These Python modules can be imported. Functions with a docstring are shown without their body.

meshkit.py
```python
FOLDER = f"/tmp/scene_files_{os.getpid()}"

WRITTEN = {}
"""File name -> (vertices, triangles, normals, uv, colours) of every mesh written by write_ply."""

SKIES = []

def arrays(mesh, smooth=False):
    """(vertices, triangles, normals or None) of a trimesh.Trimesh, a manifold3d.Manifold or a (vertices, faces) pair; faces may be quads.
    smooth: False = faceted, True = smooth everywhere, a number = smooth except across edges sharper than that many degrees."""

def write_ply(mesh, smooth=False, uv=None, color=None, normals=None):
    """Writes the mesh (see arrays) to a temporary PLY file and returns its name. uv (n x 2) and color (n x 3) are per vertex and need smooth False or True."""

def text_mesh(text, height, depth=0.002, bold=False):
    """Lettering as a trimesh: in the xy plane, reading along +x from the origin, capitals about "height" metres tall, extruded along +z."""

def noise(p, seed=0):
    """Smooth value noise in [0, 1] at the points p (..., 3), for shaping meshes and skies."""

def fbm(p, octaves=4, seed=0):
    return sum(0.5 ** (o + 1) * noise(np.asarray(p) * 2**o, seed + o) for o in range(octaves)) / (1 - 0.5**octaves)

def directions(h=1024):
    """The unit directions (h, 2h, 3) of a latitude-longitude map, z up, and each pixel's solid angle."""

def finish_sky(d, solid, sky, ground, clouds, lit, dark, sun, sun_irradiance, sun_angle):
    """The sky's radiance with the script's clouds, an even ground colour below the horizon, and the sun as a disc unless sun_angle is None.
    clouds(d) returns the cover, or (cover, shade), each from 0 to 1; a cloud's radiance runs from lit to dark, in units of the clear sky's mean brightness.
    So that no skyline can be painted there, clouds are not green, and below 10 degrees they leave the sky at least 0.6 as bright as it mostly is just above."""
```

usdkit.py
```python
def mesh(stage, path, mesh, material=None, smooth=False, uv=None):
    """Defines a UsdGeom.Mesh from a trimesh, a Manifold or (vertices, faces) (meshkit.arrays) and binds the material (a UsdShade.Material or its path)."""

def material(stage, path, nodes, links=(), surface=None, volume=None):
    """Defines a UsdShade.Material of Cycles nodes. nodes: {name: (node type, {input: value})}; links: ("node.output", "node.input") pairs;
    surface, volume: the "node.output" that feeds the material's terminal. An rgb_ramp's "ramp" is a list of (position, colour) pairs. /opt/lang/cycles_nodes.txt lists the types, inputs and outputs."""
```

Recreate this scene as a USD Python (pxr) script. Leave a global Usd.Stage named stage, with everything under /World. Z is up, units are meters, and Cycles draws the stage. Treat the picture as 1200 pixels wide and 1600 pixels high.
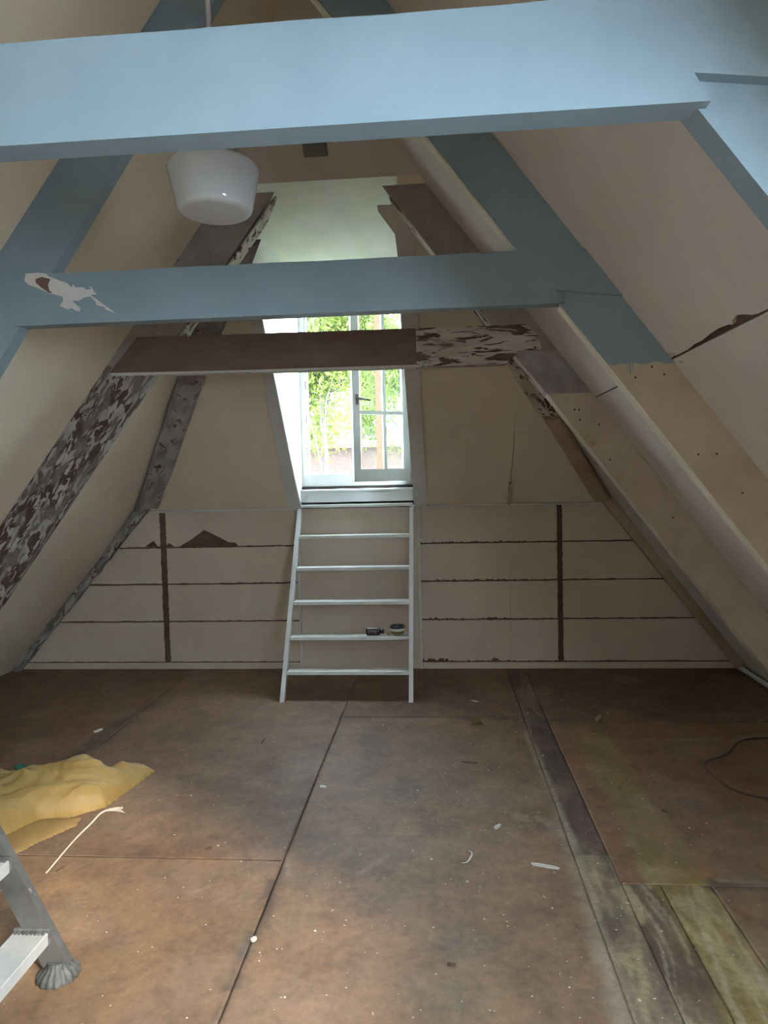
import math, random
import numpy as np
import trimesh
import manifold3d as m3
from shapely.geometry import Polygon, box as sbox, LineString
from shapely.ops import unary_union
import usdkit, meshkit
from pxr import Usd, UsdGeom, UsdLux, UsdShade, Gf, Sdf

stage = Usd.Stage.CreateInMemory()
UsdGeom.SetStageUpAxis(stage, UsdGeom.Tokens.z)
UsdGeom.SetStageMetersPerUnit(stage, 1.0)
stage.DefinePrim('/World', 'Xform')
stage.DefinePrim('/World/Looks', 'Scope')

# ------------------------------------------------------------------ camera
F_PX, YAW, PITCH, ROLL = 1080.0, 0.0783, 0.0483, -0.0233
CAM = np.array([0.0, -4.8373, 1.3479])
_fw = np.array([-math.sin(YAW) * math.cos(PITCH), math.cos(YAW) * math.cos(PITCH), -math.sin(PITCH)])
_r0 = np.array([math.cos(YAW), math.sin(YAW), 0.0])
_u0 = np.cross(_r0, _fw)
_rt = math.cos(ROLL) * _r0 + math.sin(ROLL) * _u0
_up = -math.sin(ROLL) * _r0 + math.cos(ROLL) * _u0
cam = UsdGeom.Camera.Define(stage, '/World/camera')
cam.AddTransformOp().Set(Gf.Matrix4d(*_rt, 0, *_up, 0, *(-_fw), 0, *CAM, 1))
cam.CreateHorizontalApertureAttr(36.0)
cam.CreateVerticalApertureAttr(48.0)
cam.CreateFocalLengthAttr(36.0 * F_PX / 1200.0)
cam.CreateClippingRangeAttr(Gf.Vec2f(0.02, 500))
cam.CreateExposureAttr(0.45)

# ------------------------------------------------------------------ sky (even overcast)
dome = UsdLux.DomeLight.Define(stage, '/World/sky')
dome.CreateIntensityAttr(9.0)
dome.CreateColorAttr(Gf.Vec3f(0.68, 0.87, 1.03))
# a hazy sun behind the photographer: through the right roof window it leaves the soft warm patch on the floor
sun = UsdLux.DistantLight.Define(stage, '/World/sun')
sun.CreateAngleAttr(7.0)
sun.CreateIntensityAttr(85.0)
sun.CreateColorAttr(Gf.Vec3f(1.0, 0.88, 0.74))
_sd = np.array([-1.65, 1.85, -1.5]); _sd /= np.linalg.norm(_sd)      # the way its light travels
_sa = np.cross((0, 0, 1.0), -_sd); _sa /= np.linalg.norm(_sa)
sun.AddTransformOp().Set(Gf.Matrix4d(*_sa, 0, *np.cross(-_sd, _sa), 0, *(-_sd), 0, 0, 0, 0, 1))


def at(px, py, n, d):
    """The point where the sight line through a pixel of the photograph meets the plane n.p = d (used to survey the room)."""
    n = np.asarray(n, float)
    v = _fw + (px - 600) / F_PX * _rt - (py - 800) / F_PX * _up
    return CAM + (d - n @ CAM) / (n @ v) * v


def Yp(px, py, y): return at(px, py, (0, 1, 0), y)
def Zp(px, py, z=0.0): return at(px, py, (0, 0, 1), z)


# ------------------------------------------------------------------ naming, tagging, meshes
_used = {}


def numbered(parent, name):
    k = (parent, name)
    _used[k] = _used.get(k, -1) + 1
    return name if _used[k] == 0 else f'{name}_{_used[k]:03d}'


def tag(p, label=None, cat=None, group=None, kind=None):
    for k, v in (('label', label), ('category', cat), ('group', group), ('kind', kind)):
        if v:
            p.SetCustomDataByKey(k, v)
    return p


def thing(name, label=None, cat=None, loc=(0, 0, 0), rotz=0.0, group=None, kind=None):
    x = UsdGeom.Xform.Define(stage, '/World/' + numbered('/World', name))
    x.AddTranslateOp().Set(Gf.Vec3d(*map(float, loc)))
    if rotz:
        x.AddRotateZOp().Set(float(rotz))
    return tag(x.GetPrim(), label, cat, group, kind)


def tri(m):
    if isinstance(m, trimesh.Trimesh):
        return m
    v, f, _ = meshkit.arrays(m)
    return trimesh.Trimesh(v, f, process=False)


def obj(name, mesh, mat, parent=None, smooth=False, col=None, label=None):
    pp = str(parent.GetPath()) if parent else '/World'
    path = pp + '/' + numbered(pp, name)
    mesh = tri(mesh)
    if parent is not None:                      # meshes are modelled in room coordinates; bring them to the thing's own
        M = np.array(UsdGeom.XformCache().GetLocalToWorldTransform(parent)).T
        if not np.allclose(M, np.eye(4)):
            mesh = mesh.copy()
            mesh.apply_transform(np.linalg.inv(M))
    g = usdkit.mesh(stage, path, mesh, mat, smooth=smooth)
    if col is not None:
        UsdGeom.PrimvarsAPI(g).CreatePrimvar('tone', Sdf.ValueTypeNames.Color3fArray, 'vertex').Set(
            [Gf.Vec3f(*map(float, c)) for c in col])
    p = g.GetPrim()
    if label:
        p.SetCustomDataByKey('label', label)
    return p


def copy_of(src, loc, rotz=0, label=None, group=None):
    was = src.GetCustomData()
    r = thing(src.GetName(), label or was['label'], was['category'], loc, rotz, group or was.get('group'))
    r.GetReferences().AddInternalReference(src.GetPath())
    r.SetInstanceable(True)
    return r


def cat(*ms): return trimesh.util.concatenate([tri(m) for m in ms])


def box(x0, x1, y0, y1, z0, z1, bev=0.0):
    b = trimesh.creation.box((abs(x1 - x0), abs(y1 - y0), abs(z1 - z0)))
    if bev:
        s = np.array((abs(x1 - x0), abs(y1 - y0), abs(z1 - z0)))
        pts = []
        for sx in (-1, 1):
            for sy in (-1, 1):
                for sz in (-1, 1):
                    h = s / 2
                    for k in range(3):
                        q = h.copy()
                        q -= bev
                        q[k] = h[k]
                        pts.append(q * (sx, sy, sz))
        b = trimesh.Trimesh(*_hull(pts), process=False)
    b.apply_translation(((x0 + x1) / 2, (y0 + y1) / 2, (z0 + z1) / 2))
    return b


def _hull(pts):
    m = m3.Manifold.hull_points(np.asarray(pts, float)).to_mesh()
    return m.vert_properties[:, :3], m.tri_verts


def hull(pts): return trimesh.Trimesh(*_hull(pts), process=False)


def ext(poly, fn, t0, t1):
    """Extrudes a shapely polygon drawn on a surface: fn(u, v, t) -> points, t from t0 to t1."""
    out = []
    for g in getattr(poly, 'geoms', [poly]):
        if g.is_empty or g.area < 1e-7:
            continue
        m = trimesh.creation.extrude_polygon(g, 1.0, engine='earcut')
        v = np.array(m.vertices)
        m = trimesh.Trimesh(fn(v[:, 0], v[:, 1], t0 + (t1 - t0) * v[:, 2]), m.faces, process=False)
        if m.volume < 0:
            m.invert()
        out.append(m)
    return cat(*out)


def tube(pts, r, n=10, closed_ends=True):
    pts = np.asarray(pts, float)
    r = np.broadcast_to(r, len(pts))
    d = np.gradient(pts, axis=0)
    d /= np.linalg.norm(d, axis=1, keepdims=True) + 1e-12
    ref = np.array([0.31, 0.17, 0.93])
    V = []
    for p, t, q in zip(pts, d, r):
        a = np.cross(t, ref); a /= np.linalg.norm(a)
        b = np.cross(t, a)
        th = np.arange(n) / n * 2 * math.pi
        V.append(p + q * (np.cos(th)[:, None] * a + np.sin(th)[:, None] * b))
    V = np.vstack(V)
    F = []
    for i in range(len(pts) - 1):
        for k in range(n):
            a, b = i * n + k, i * n + (k + 1) % n
            F += [(a, b, b + n), (a, b + n, a + n)]
    c0, c1 = len(V), len(V) + 1
    V = np.vstack([V, pts[0], pts[-1]])
    for k in range(n):
        F.append((c0, (k + 1) % n, k))
        F.append((c1, (len(pts) - 1) * n + k, (len(pts) - 1) * n + (k + 1) % n))
    m = trimesh.Trimesh(V, F, process=False)
    if m.volume < 0:
        m.invert()
    return m


def lathe(profile, c, n=40, axis='z'):
    m = trimesh.creation.revolve(np.asarray(profile, float), sections=n)
    if m.volume < 0:
        m.invert()
    if axis == 'x':
        m.apply_transform(trimesh.transformations.rotation_matrix(math.pi / 2, (0, 1, 0)))
    if axis == 'y':
        m.apply_transform(trimesh.transformations.rotation_matrix(math.pi / 2, (1, 0, 0)))
    m.apply_translation(c)
    return m


def spline(pts, n):
    from scipy.interpolate import CubicSpline
    pts = np.asarray(pts, float)
    t = np.concatenate([[0], np.cumsum(np.linalg.norm(np.diff(pts, axis=0), axis=1))])
    return CubicSpline(t, pts)(np.linspace(0, t[-1], n))


# ------------------------------------------------------------------ materials
def M(name, nodes, links, surface='p.BSDF'):
    return usdkit.material(stage, '/World/Looks/' + name, nodes, links, surface=surface)


def mottled(name, a, b, scale=3.0, rough=0.7, fine=60.0, bump=0.15, spec=0.3, mid=(0.35, 0.65), dirt=None, stretch=None, detail=5.0):
    """Paint or wood of two near tones, with a fine grain in relief; dirt = (colour, scale, amount) adds marks with a shape of their own."""
    n = {'g': ('geometry', {}), 'm': ('mapping', {'mapping_type': 'point', 'scale': stretch or (1, 1, 1)}),
         'n': ('noise_texture', {'scale': scale, 'detail': detail, 'roughness': 0.6}),
         'r': ('rgb_ramp', {'ramp': [(0, a), (mid[0], a), (mid[1], b), (1, b)]}),
         'f': ('noise_texture', {'scale': fine, 'detail': 3.0}),
         'b': ('bump', {'strength': bump, 'distance': 0.004}),
         'p': ('principled_bsdf', {'roughness': rough, 'specular_ior_level': spec})}
    l = [('g.position', 'm.vector'), ('m.vector', 'n.vector'), ('m.vector', 'f.vector'), ('n.fac', 'r.fac'), ('f.fac', 'b.height'), ('b.normal', 'p.normal')]
    if dirt:
        n['d'] = ('noise_texture', {'scale': dirt[1], 'detail': 6.0, 'roughness': 0.65})
        n['dr'] = ('rgb_ramp', {'ramp': [(0, (0, 0, 0)), (dirt[2], (0, 0, 0)), (dirt[2] + 0.06, (1, 1, 1)), (1, (1, 1, 1))]})
        n['mx'] = ('mix', {'color2': dirt[0]})
        l += [('m.vector', 'd.vector'), ('d.fac', 'dr.fac'), ('dr.color', 'mx.fac'), ('r.color', 'mx.color1'), ('mx.color', 'p.base_color')]
    else:
        l += [('r.color', 'p.base_color')]
    return M(name, n, l)


def peeling(name, paint, paint2, bare, bare2, scale=14.0, cut=0.5, tilt=0.0, stretch=(1, 1, 1), bump=0.6, rough=0.75):
    """Old paint flaking off timber: islands of paint with an edge in relief over bare wood. tilt turns the grain about y (radians)."""
    n = {'g': ('geometry', {}), 'm0': ('mapping', {'mapping_type': 'point', 'rotation': (0, tilt, 0)}), 'm': ('mapping', {'mapping_type': 'point', 'scale': stretch}),
         'n': ('noise_texture', {'scale': scale, 'detail': 6.0, 'roughness': 0.62, 'distortion': 0.7}),
         'k': ('rgb_ramp', {'ramp': [(0, (0, 0, 0)), (cut - 0.012, (0, 0, 0)), (cut + 0.012, (1, 1, 1)), (1, (1, 1, 1))]}),
         'v': ('noise_texture', {'scale': scale * 0.55, 'detail': 4.0}),
         'pa': ('rgb_ramp', {'ramp': [(0, paint), (0.42, paint), (0.58, paint2), (1, paint2)]}),
         'ba': ('rgb_ramp', {'ramp': [(0, bare), (0.45, bare), (0.55, bare2), (1, bare2)]}),
         'mx': ('mix', {}),
         'fn': ('noise_texture', {'scale': 90.0, 'detail': 3.0}),
         'hh': ('math', {'math_type': 'multiply_add', 'value2': 0.12}),
         'b': ('bump', {'strength': bump, 'distance': 0.006}),
         'p': ('principled_bsdf', {'roughness': rough, 'specular_ior_level': 0.3})}
    l = [('g.position', 'm0.vector'), ('m0.vector', 'm.vector'), ('m.vector', 'n.vector'), ('m.vector', 'v.vector'), ('m.vector', 'fn.vector'), ('n.fac', 'k.fac'),
         ('v.fac', 'pa.fac'), ('v.fac', 'ba.fac'), ('k.color', 'mx.fac'), ('ba.color', 'mx.color1'), ('pa.color', 'mx.color2'), ('mx.color', 'p.base_color'),
         ('fn.fac', 'hh.value1'), ('k.color', 'hh.value3'), ('hh.value', 'b.height'), ('b.normal', 'p.normal')]
    return M(name, n, l)


def toned(name, rough=0.6, fine=45.0, fine_amt=0.25, bump=0.2, spec=0.35, speck=0.69):
    """Colour from the mesh's own tone (worn, stained boards), with blotches and grain multiplied in and pale specks of dust and paint on top."""
    a = fine_amt
    return M(name, {'a': ('attribute', {'attribute': 'tone'}), 'g': ('geometry', {}),
                    'n': ('noise_texture', {'scale': fine, 'detail': 6.0, 'roughness': 0.7}),
                    'r': ('rgb_ramp', {'ramp': [(0, (1 - a,) * 3), (0.35, (1 - a * 0.6,) * 3), (0.65, (1 + a * 0.4,) * 3), (1, (1 + a,) * 3)]}),
                    'n2': ('noise_texture', {'scale': 6.5, 'detail': 7.0, 'roughness': 0.68, 'distortion': 0.4}),
                    'r2': ('rgb_ramp', {'ramp': [(0, (0.62, 0.62, 0.64)), (0.38, (0.84, 0.84, 0.85)), (0.52, (1.0, 1.0, 1.0)), (0.64, (1.16, 1.14, 1.11)), (1, (1.34, 1.29, 1.22))]}),
                    'n3': ('noise_texture', {'scale': 75.0, 'detail': 4.0, 'roughness': 0.6}),
                    'r3': ('rgb_ramp', {'ramp': [(0, (0, 0, 0)), (speck, (0, 0, 0)), (speck + .04, (0.55, 0.55, 0.55)), (1, (0.8, 0.8, 0.8))]}),
                    'x': ('mix', {'mix_type': 'multiply', 'fac': 1.0}), 'x2': ('mix', {'mix_type': 'multiply', 'fac': 1.0}), 'x3': ('mix', {'color2': (0.42, 0.36, 0.28)}),
                    'b': ('bump', {'strength': bump, 'distance': 0.002}),
                    'p': ('principled_bsdf', {'roughness': rough, 'specular_ior_level': spec})},
             [('g.position', 'n.vector'), ('g.position', 'n2.vector'), ('g.position', 'n3.vector'), ('n.fac', 'r.fac'), ('n2.fac', 'r2.fac'), ('n3.fac', 'r3.fac'), ('a.color', 'x.color1'), ('r.color', 'x.color2'),
              ('x.color', 'x2.color1'), ('r2.color', 'x2.color2'), ('x2.color', 'x3.color1'), ('r3.color', 'x3.fac'), ('x3.color', 'p.base_color'), ('n.fac', 'b.height'), ('b.normal', 'p.normal')])


def plain(name, c, rough=0.5, metal=0.0, spec=0.5, **kw):
    return M(name, {'p': ('principled_bsdf', {'base_color': c, 'roughness': rough, 'metallic': metal, 'specular_ior_level': spec, **kw})}, [])


WALL = mottled('wall_paint', (0.64, 0.545, 0.41), (0.70, 0.60, 0.46), 1.7, 0.85, 40, 0.12, 0.2)
WALL_R = mottled('slope_paint', (0.57, 0.51, 0.47), (0.63, 0.565, 0.52), 2.1, 0.85, 40, 0.15, 0.2, dirt=((0.34, 0.29, 0.25), 5.0, 0.70))
PANEL = mottled('panel_paint', (0.55, 0.452, 0.35), (0.61, 0.505, 0.395), 2.6, 0.85, 50, 0.12, 0.2)
BACKING = mottled('bare_brown_board', (0.105, 0.062, 0.043), (0.155, 0.097, 0.070), 9, 0.85, 70, 0.25, 0.2)
BLUE = mottled('blue_paint', (0.215, 0.280, 0.320), (0.240, 0.305, 0.346), 4.0, 0.52, 26, 0.22, 0.35, dirt=((0.29, 0.36, 0.40), 11.0, 0.74))
CREAM = mottled('cream_paint', (0.62, 0.59, 0.48), (0.70, 0.66, 0.55), 6.0, 0.75, 50, 0.15, 0.25)
YELLOWED = mottled('yellowed_plaster', (0.43, 0.345, 0.245), (0.53, 0.45, 0.345), 3.2, 0.8, 30, 0.3, 0.25, dirt=((0.30, 0.20, 0.12), 7.0, 0.69))
TAN = mottled('tan_board', (0.34, 0.235, 0.155), (0.46, 0.35, 0.25), 3.0, 0.8, 30, 0.25, 0.25, dirt=((0.17, 0.11, 0.08), 6.0, 0.68))
PRIMER = mottled('purple_grey_primer', (0.24, 0.215, 0.23), (0.38, 0.345, 0.345), 9.0, 0.8, 40, 0.3, 0.25)
GREYWOOD = mottled('grey_weathered_paint', (0.27, 0.24, 0.225), (0.37, 0.335, 0.315), 5.0, 0.8, 40, 0.25, 0.25, dirt=((0.15, 0.12, 0.10), 6.0, 0.66))
REDBROWN = mottled('red_brown_primer', (0.15, 0.088, 0.070), (0.205, 0.150, 0.128), 3.2, 0.75, 40, 0.25, 0.25, stretch=(0.7, 2, 2.5))
PEEL_DARK = peeling('peeling_dark', (0.43, 0.385, 0.335), (0.33, 0.295, 0.26), (0.075, 0.045, 0.034), (0.17, 0.14, 0.12), 27, 0.515, 0.924, (0.42, 1, 1.3), 0.9)
PEEL_GREY = peeling('peeling_grey', (0.40, 0.36, 0.32), (0.24, 0.215, 0.205), (0.095, 0.072, 0.06), (0.19, 0.165, 0.155), 24, 0.47, 0.924, (0.5, 1, 1.3), 0.7)
PEEL_HIP = peeling('peeling_hip', (0.36, 0.325, 0.30), (0.23, 0.20, 0.20), (0.10, 0.075, 0.065), (0.21, 0.18, 0.18), 20, 0.40, 0.924, (0.42, 1, 1.3), 0.7)
PEEL_TIE = peeling('peeling_white', (0.55, 0.51, 0.46), (0.46, 0.42, 0.38), (0.10, 0.055, 0.045), (0.16, 0.10, 0.085), 17, 0.462, 0.0, (0.36, 2, 2.4), 0.7)
PEEL_RIGHT = peeling('peeling_right', (0.55, 0.49, 0.41), (0.45, 0.38, 0.30), (0.09, 0.055, 0.04), (0.20, 0.14, 0.10), 14, 0.44, -0.924, (0.45, 1, 1.5), 0.6)
WHITE = mottled('white_gloss', (0.70, 0.69, 0.66), (0.76, 0.75, 0.72), 4, 0.45, 60, 0.06, 0.4)
WHITE_WORN = mottled('white_worn', (0.66, 0.65, 0.62), (0.74, 0.73, 0.70), 6, 0.55, 60, 0.1, 0.35, dirt=((0.36, 0.33, 0.30), 16.0, 0.68))
TRIM = mottled('trim_paint', (0.55, 0.52, 0.475), (0.61, 0.58, 0.53), 4, 0.7, 60, 0.08, 0.3)
DARK = plain('dark_gap', (0.04, 0.03, 0.025), 0.9)
FLOOR = toned('worn_hardboard', 0.58, 38, 0.30, 0.25, 0.35)
PLANKWOOD = toned('old_plank', 0.62, 60, 0.35, 0.5, 0.3)

# ------------------------------------------------------------------ the roof's planes
CT = 0.757                                     # run per rise of the side slopes
XL, XR = -3.150, 2.070                         # where their linings meet the floor
ZR = (XR - XL) / (2 * CT)                      # ridge height
HS, K = 1.16, 1.15                             # rise per run of the hip, height of the low back wall
YREAR = -6.3
NL = np.array([1, 0, -CT]) / math.hypot(1, CT)
NR = np.array([-1, 0, -CT]) / math.hypot(1, CT)
NH = np.array([0, -HS, -1]) / math.hypot(HS, 1)


def on_left(y, z, t): return np.stack([XL + CT * z, y, z], -1) - np.multiply.outer(t, NL)
def on_right(y, z, t): return np.stack([XR - CT * z, y, z], -1) - np.multiply.outer(t, NR)
def on_hip(x, z, t): return np.stack([x, -(z - K) / HS, z], -1) - np.multiply.outer(t, NH)
def on_front(x, z, t): return np.stack([x, t, z], -1)          # upright, across the room
def on_side(y, z, t): return np.stack([t, y, z], -1)
def on_floor(x, y, t): return np.stack([x, y, t], -1)


def ragged(a, b, depth, n, seed, lo=0.0):
    """A torn strip along the line a-b, of uneven depth to its left."""
    rng = np.random.default_rng(seed)
    a, b = np.array(a, float), np.array(b, float)
    d = b - a
    nrm = np.array([-d[1], d[0]]) / np.linalg.norm(d)
    t = np.linspace(0, 1, n)
    w = np.maximum(lo, .8 * depth * (meshkit.fbm(np.stack([t * n / 5.0, t * 0 + seed, t * 0], -1), 4, seed) - 0.38) * 2.2)
    top = [a + d * q + nrm * (h + 1e-4) for q, h in zip(t, w)]
    return Polygon([a - nrm * 1e-3, b - nrm * 1e-3] + top[::-1]).buffer(0)


# side slopes, each a brown backing with lining boards on it
slope_area = Polygon([(YREAR, -0.05), (0.06, -0.05), (0.06, K), (-(ZR - K) / HS, ZR), (YREAR, ZR)])
SEAM = 1.716
SKY_L = sbox(-5.0, 1.15, -4.4, 1.5)             # roof windows either side of the photographer
SKY_R = sbox(-5.4, 1.18, -4.22, 2.02)
wl = thing('wall_left', kind='structure')
obj('backing', ext(slope_area.difference(SKY_L), on_left, 0.012, 0.09), BACKING, wl)
ymid = -2.53
obj('panel', ext(slope_area.intersection(sbox(YREAR, -1, ymid, 9)).difference(SKY_L), on_left, 0.0, 0.012), WALL, wl)
obj('panel', ext(slope_area.intersection(sbox(ymid, -1, -1.30, 9)), on_left, 0.0, 0.012), WALL, wl)


def on_left_packed(y, z, t): return on_left(y, z, t - 0.080 * np.clip(z / 0.9, 0, 1))


obj('panel', cat(ext(slope_area.intersection(sbox(-1.298, -1, 9, 0.9)), on_left_packed, 0.0, 0.012), ext(slope_area.intersection(sbox(-1.298, 0.9, 9, 9)), on_left_packed, 0.0, 0.012)), WALL, wl)
wr = thing('wall_right', kind='structure')
obj('backing', ext(slope_area.difference(SKY_R), on_right, 0.012, 0.09), BACKING, wr)
upper = slope_area.intersection(sbox(YREAR, SEAM + 0.003, 9, 9))
torn = unary_union([Polygon([(-2.62, SEAM), (-2.665, SEAM + 0.0027), (-2.70, SEAM + 0.0059), (-2.76, SEAM + 0.0049), (-2.83, SEAM + 0.0099), (-2.90, SEAM + 0.0121), (-2.955, SEAM + 0.0090), (-2.97, SEAM + 0.0045), (-2.985, SEAM + 0.0135), (-3.02, SEAM + 0.0189), (-3.055, SEAM + 0.0117), (-3.08, SEAM + 0.0045), (-3.12, SEAM)]).buffer(0.002),
                    ragged((-3.4, SEAM), (-2.5, SEAM), 0.004, 90, 4), Polygon([(-2.535, SEAM - .012), (-2.50, SEAM - .012), (-2.50, SEAM + .02), (-2.53, SEAM + .012)])])
obj('panel', ext(upper.difference(torn).difference(SKY_R), on_right, 0.0, 0.012), WALL_R, wr)
lower = slope_area.intersection(sbox(YREAR, -1, 9, SEAM - 0.002))
YJ = (-1.43, -2.53)
obj('panel', ext(lower.intersection(sbox(YREAR, -1, YJ[1], 9)).difference(SKY_R).difference(Polygon([(-2.56, SEAM - .02), (-2.5, SEAM - .02), (-2.5, SEAM)])), on_right, 0.0, 0.012), WALL_R, wr)
obj('panel', ext(lower.intersection(sbox(YJ[1], -1, 9, 9)), on_right, 0.0, 0.012), WALL_R, wr)

# hip slope over the low wall, with the opening of the dormer
OX0, OX1, OZ = -0.968, -0.165, 2.806
hx = lambda z: (XL + CT * z, XR - CT * z)
hip = Polygon([(hx(K)[0] - .04, K), (hx(K)[1] + .04, K), (hx(ZR)[1] + .04, ZR + .03), (hx(ZR)[0] - .04, ZR + .03)]).difference(sbox(OX0, K - .1, OX1, OZ))
ce = thing('ceiling', kind='structure')
obj('backing', ext(hip, on_hip, 0.010, 0.08), BACKING, ce)
pz, pxv = 1.41, 0.49
obj('panel', ext(hip.intersection(sbox(-9, 0, (OX0 + OX1) / 2, OZ)), on_hip, 0, 0.010), WALL, ce)
obj('panel', ext(hip.intersection(sbox((OX0 + OX1) / 2, 0, pxv, OZ)), on_hip, 0, 0.010), WALL, ce)
obj('panel', ext(hip.intersection(sbox(pxv + .003, 0, 9, pz)), on_hip, 0.003, 0.010), WALL, ce)
obj('panel', ext(hip.intersection(sbox(pxv + .003, pz + .002, 9, 1.62)), on_hip, 0.0015, 0.010), WALL, ce)
obj('panel', ext(hip.intersection(sbox(pxv + .001, 1.622, 9, OZ)), on_hip, 0, 0.010), WALL, ce)
obj('panel', ext(hip.intersection(sbox(-9, OZ, 9, 9)), on_hip, 0, 0.010), WALL_R, ce)
bt = obj('batten', ext(sbox(0.478, K + .006, 0.496, K + 0.155), on_hip, -0.018, 0), TAN, ce)

# low back wall: brown backing and four rows of boards either side of the steps
wb = thing('wall_back', kind='structure')
obj('backing', ext(sbox(-3.3, -.02, 2.25, K), on_front, 0.010, 0.07), BACKING, wb)
Zs = [0.052, 0.3474, 0.6195, 0.8863, K - .004]
cols = [(-3.2, -2.005, 0), (-1.962, -0.992, 0), (-0.13, 0.4885, 1), (0.4890, 0.816, 0), (0.850, 2.2, 0)]
P2 = lambda px, py: tuple(Yp(px, py, 0.0)[[0, 2]])
tears = unary_union([Polygon([P2(226, 854.5), P2(240, 845), P2(247, 854.5)]), Polygon([P2(258, 854.5), P2(264, 848), P2(273, 854.5)]),
                     Polygon([P2(279, 855), P2(300, 842), P2(318.5, 828), P2(340, 838), P2(357, 847), P2(368, 848), P2(374, 855)])])
for r in range(4):
    z0, z1 = Zs[r] + (0.0045 if r else 0), Zs[r + 1] - 0.0045
    for c, (x0, x1, rough) in enumerate(cols):
        e0 = ragged((x0, z0), (x1, z0), 0.006, 120, 11 * r + c)
        e1 = ragged((x1, z1), (x0, z1), 0.004, 120, 7 * r + c + 50)
        es = [e0, e1, ragged((x0, z1), (x0, z0), 0.006 if c != 3 else .001, 60, 90 + r * 5 + c), ragged((x1, z0), (x1, z1), 0.006 if c != 2 else .001, 60, 70 + r * 5 + c)]
        if rough:
            es.append(ragged((x0, z0), (x1, z0), 0.016 if r else 0.030, 160, 31 + r))
        pl = sbox(x0, z0, x1, z1).difference(unary_union(es))
        if r == 3:
            pl = pl.difference(tears)
        obj('panel', ext(pl, on_front, 0.0, 0.010), PANEL, wb)
obj('panel', ext(sbox(-0.985, 0.0, -0.137, K - .004), on_front, 0.0, 0.010), PANEL, wb)
t = thing('trim', kind='structure')
obj('ledge', box(-2.29, OX0 - .02, -0.022, 0.01, K - .012, K + .004, .003), TRIM, t)
obj('ledge', box(OX1 + .03, 1.22, -0.022, 0.01, K - .010, K + .006, .003), TRIM, t)
obj('corner_strip', box(-1.005, -.985, -0.014, 0, 0.0, K - .012, .002), TRIM, t)
obj('corner_strip', box(-.150, -.128, -0.014, 0, 0.0, K - .012, .002), TRIM, t)
bb = thing('baseboard_back', kind='structure')
obj('board', box(-3.1, -1.005, -0.008, 0.0, 0.0, 0.046, .002), PANEL, bb)
obj('board', box(-.128, 2.03, -0.010, 0.0, 0.0, 0.045, .002), PANEL, bb)
br = thing('baseboard_right', kind='structure')
obj('board', ext(Polygon([(-4.9, 0), (-.06, 0), (-.06, .05), (-4.9, .05)]), on_right, -0.050, -0.028), TRIM, br)

# rear gable behind the camera
wrr = thing('wall_rear', kind='structure')
gable = Polygon([(XL - .1, -.05), (XR + .1, -.05), (XR - CT * ZR, ZR + .1)])
obj('panel', ext(gable, on_front, YREAR - .08, YREAR), WALL, wrr)

for hole, fn in ((SKY_L, on_left), (SKY_R, on_right)):
    wz = thing('window', kind='structure')
    a = hole.bounds
    obj('frame', ext(hole.difference(hole.buffer(-.04, join_style=2)), fn, .0, .09), TRIM, wz)

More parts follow.
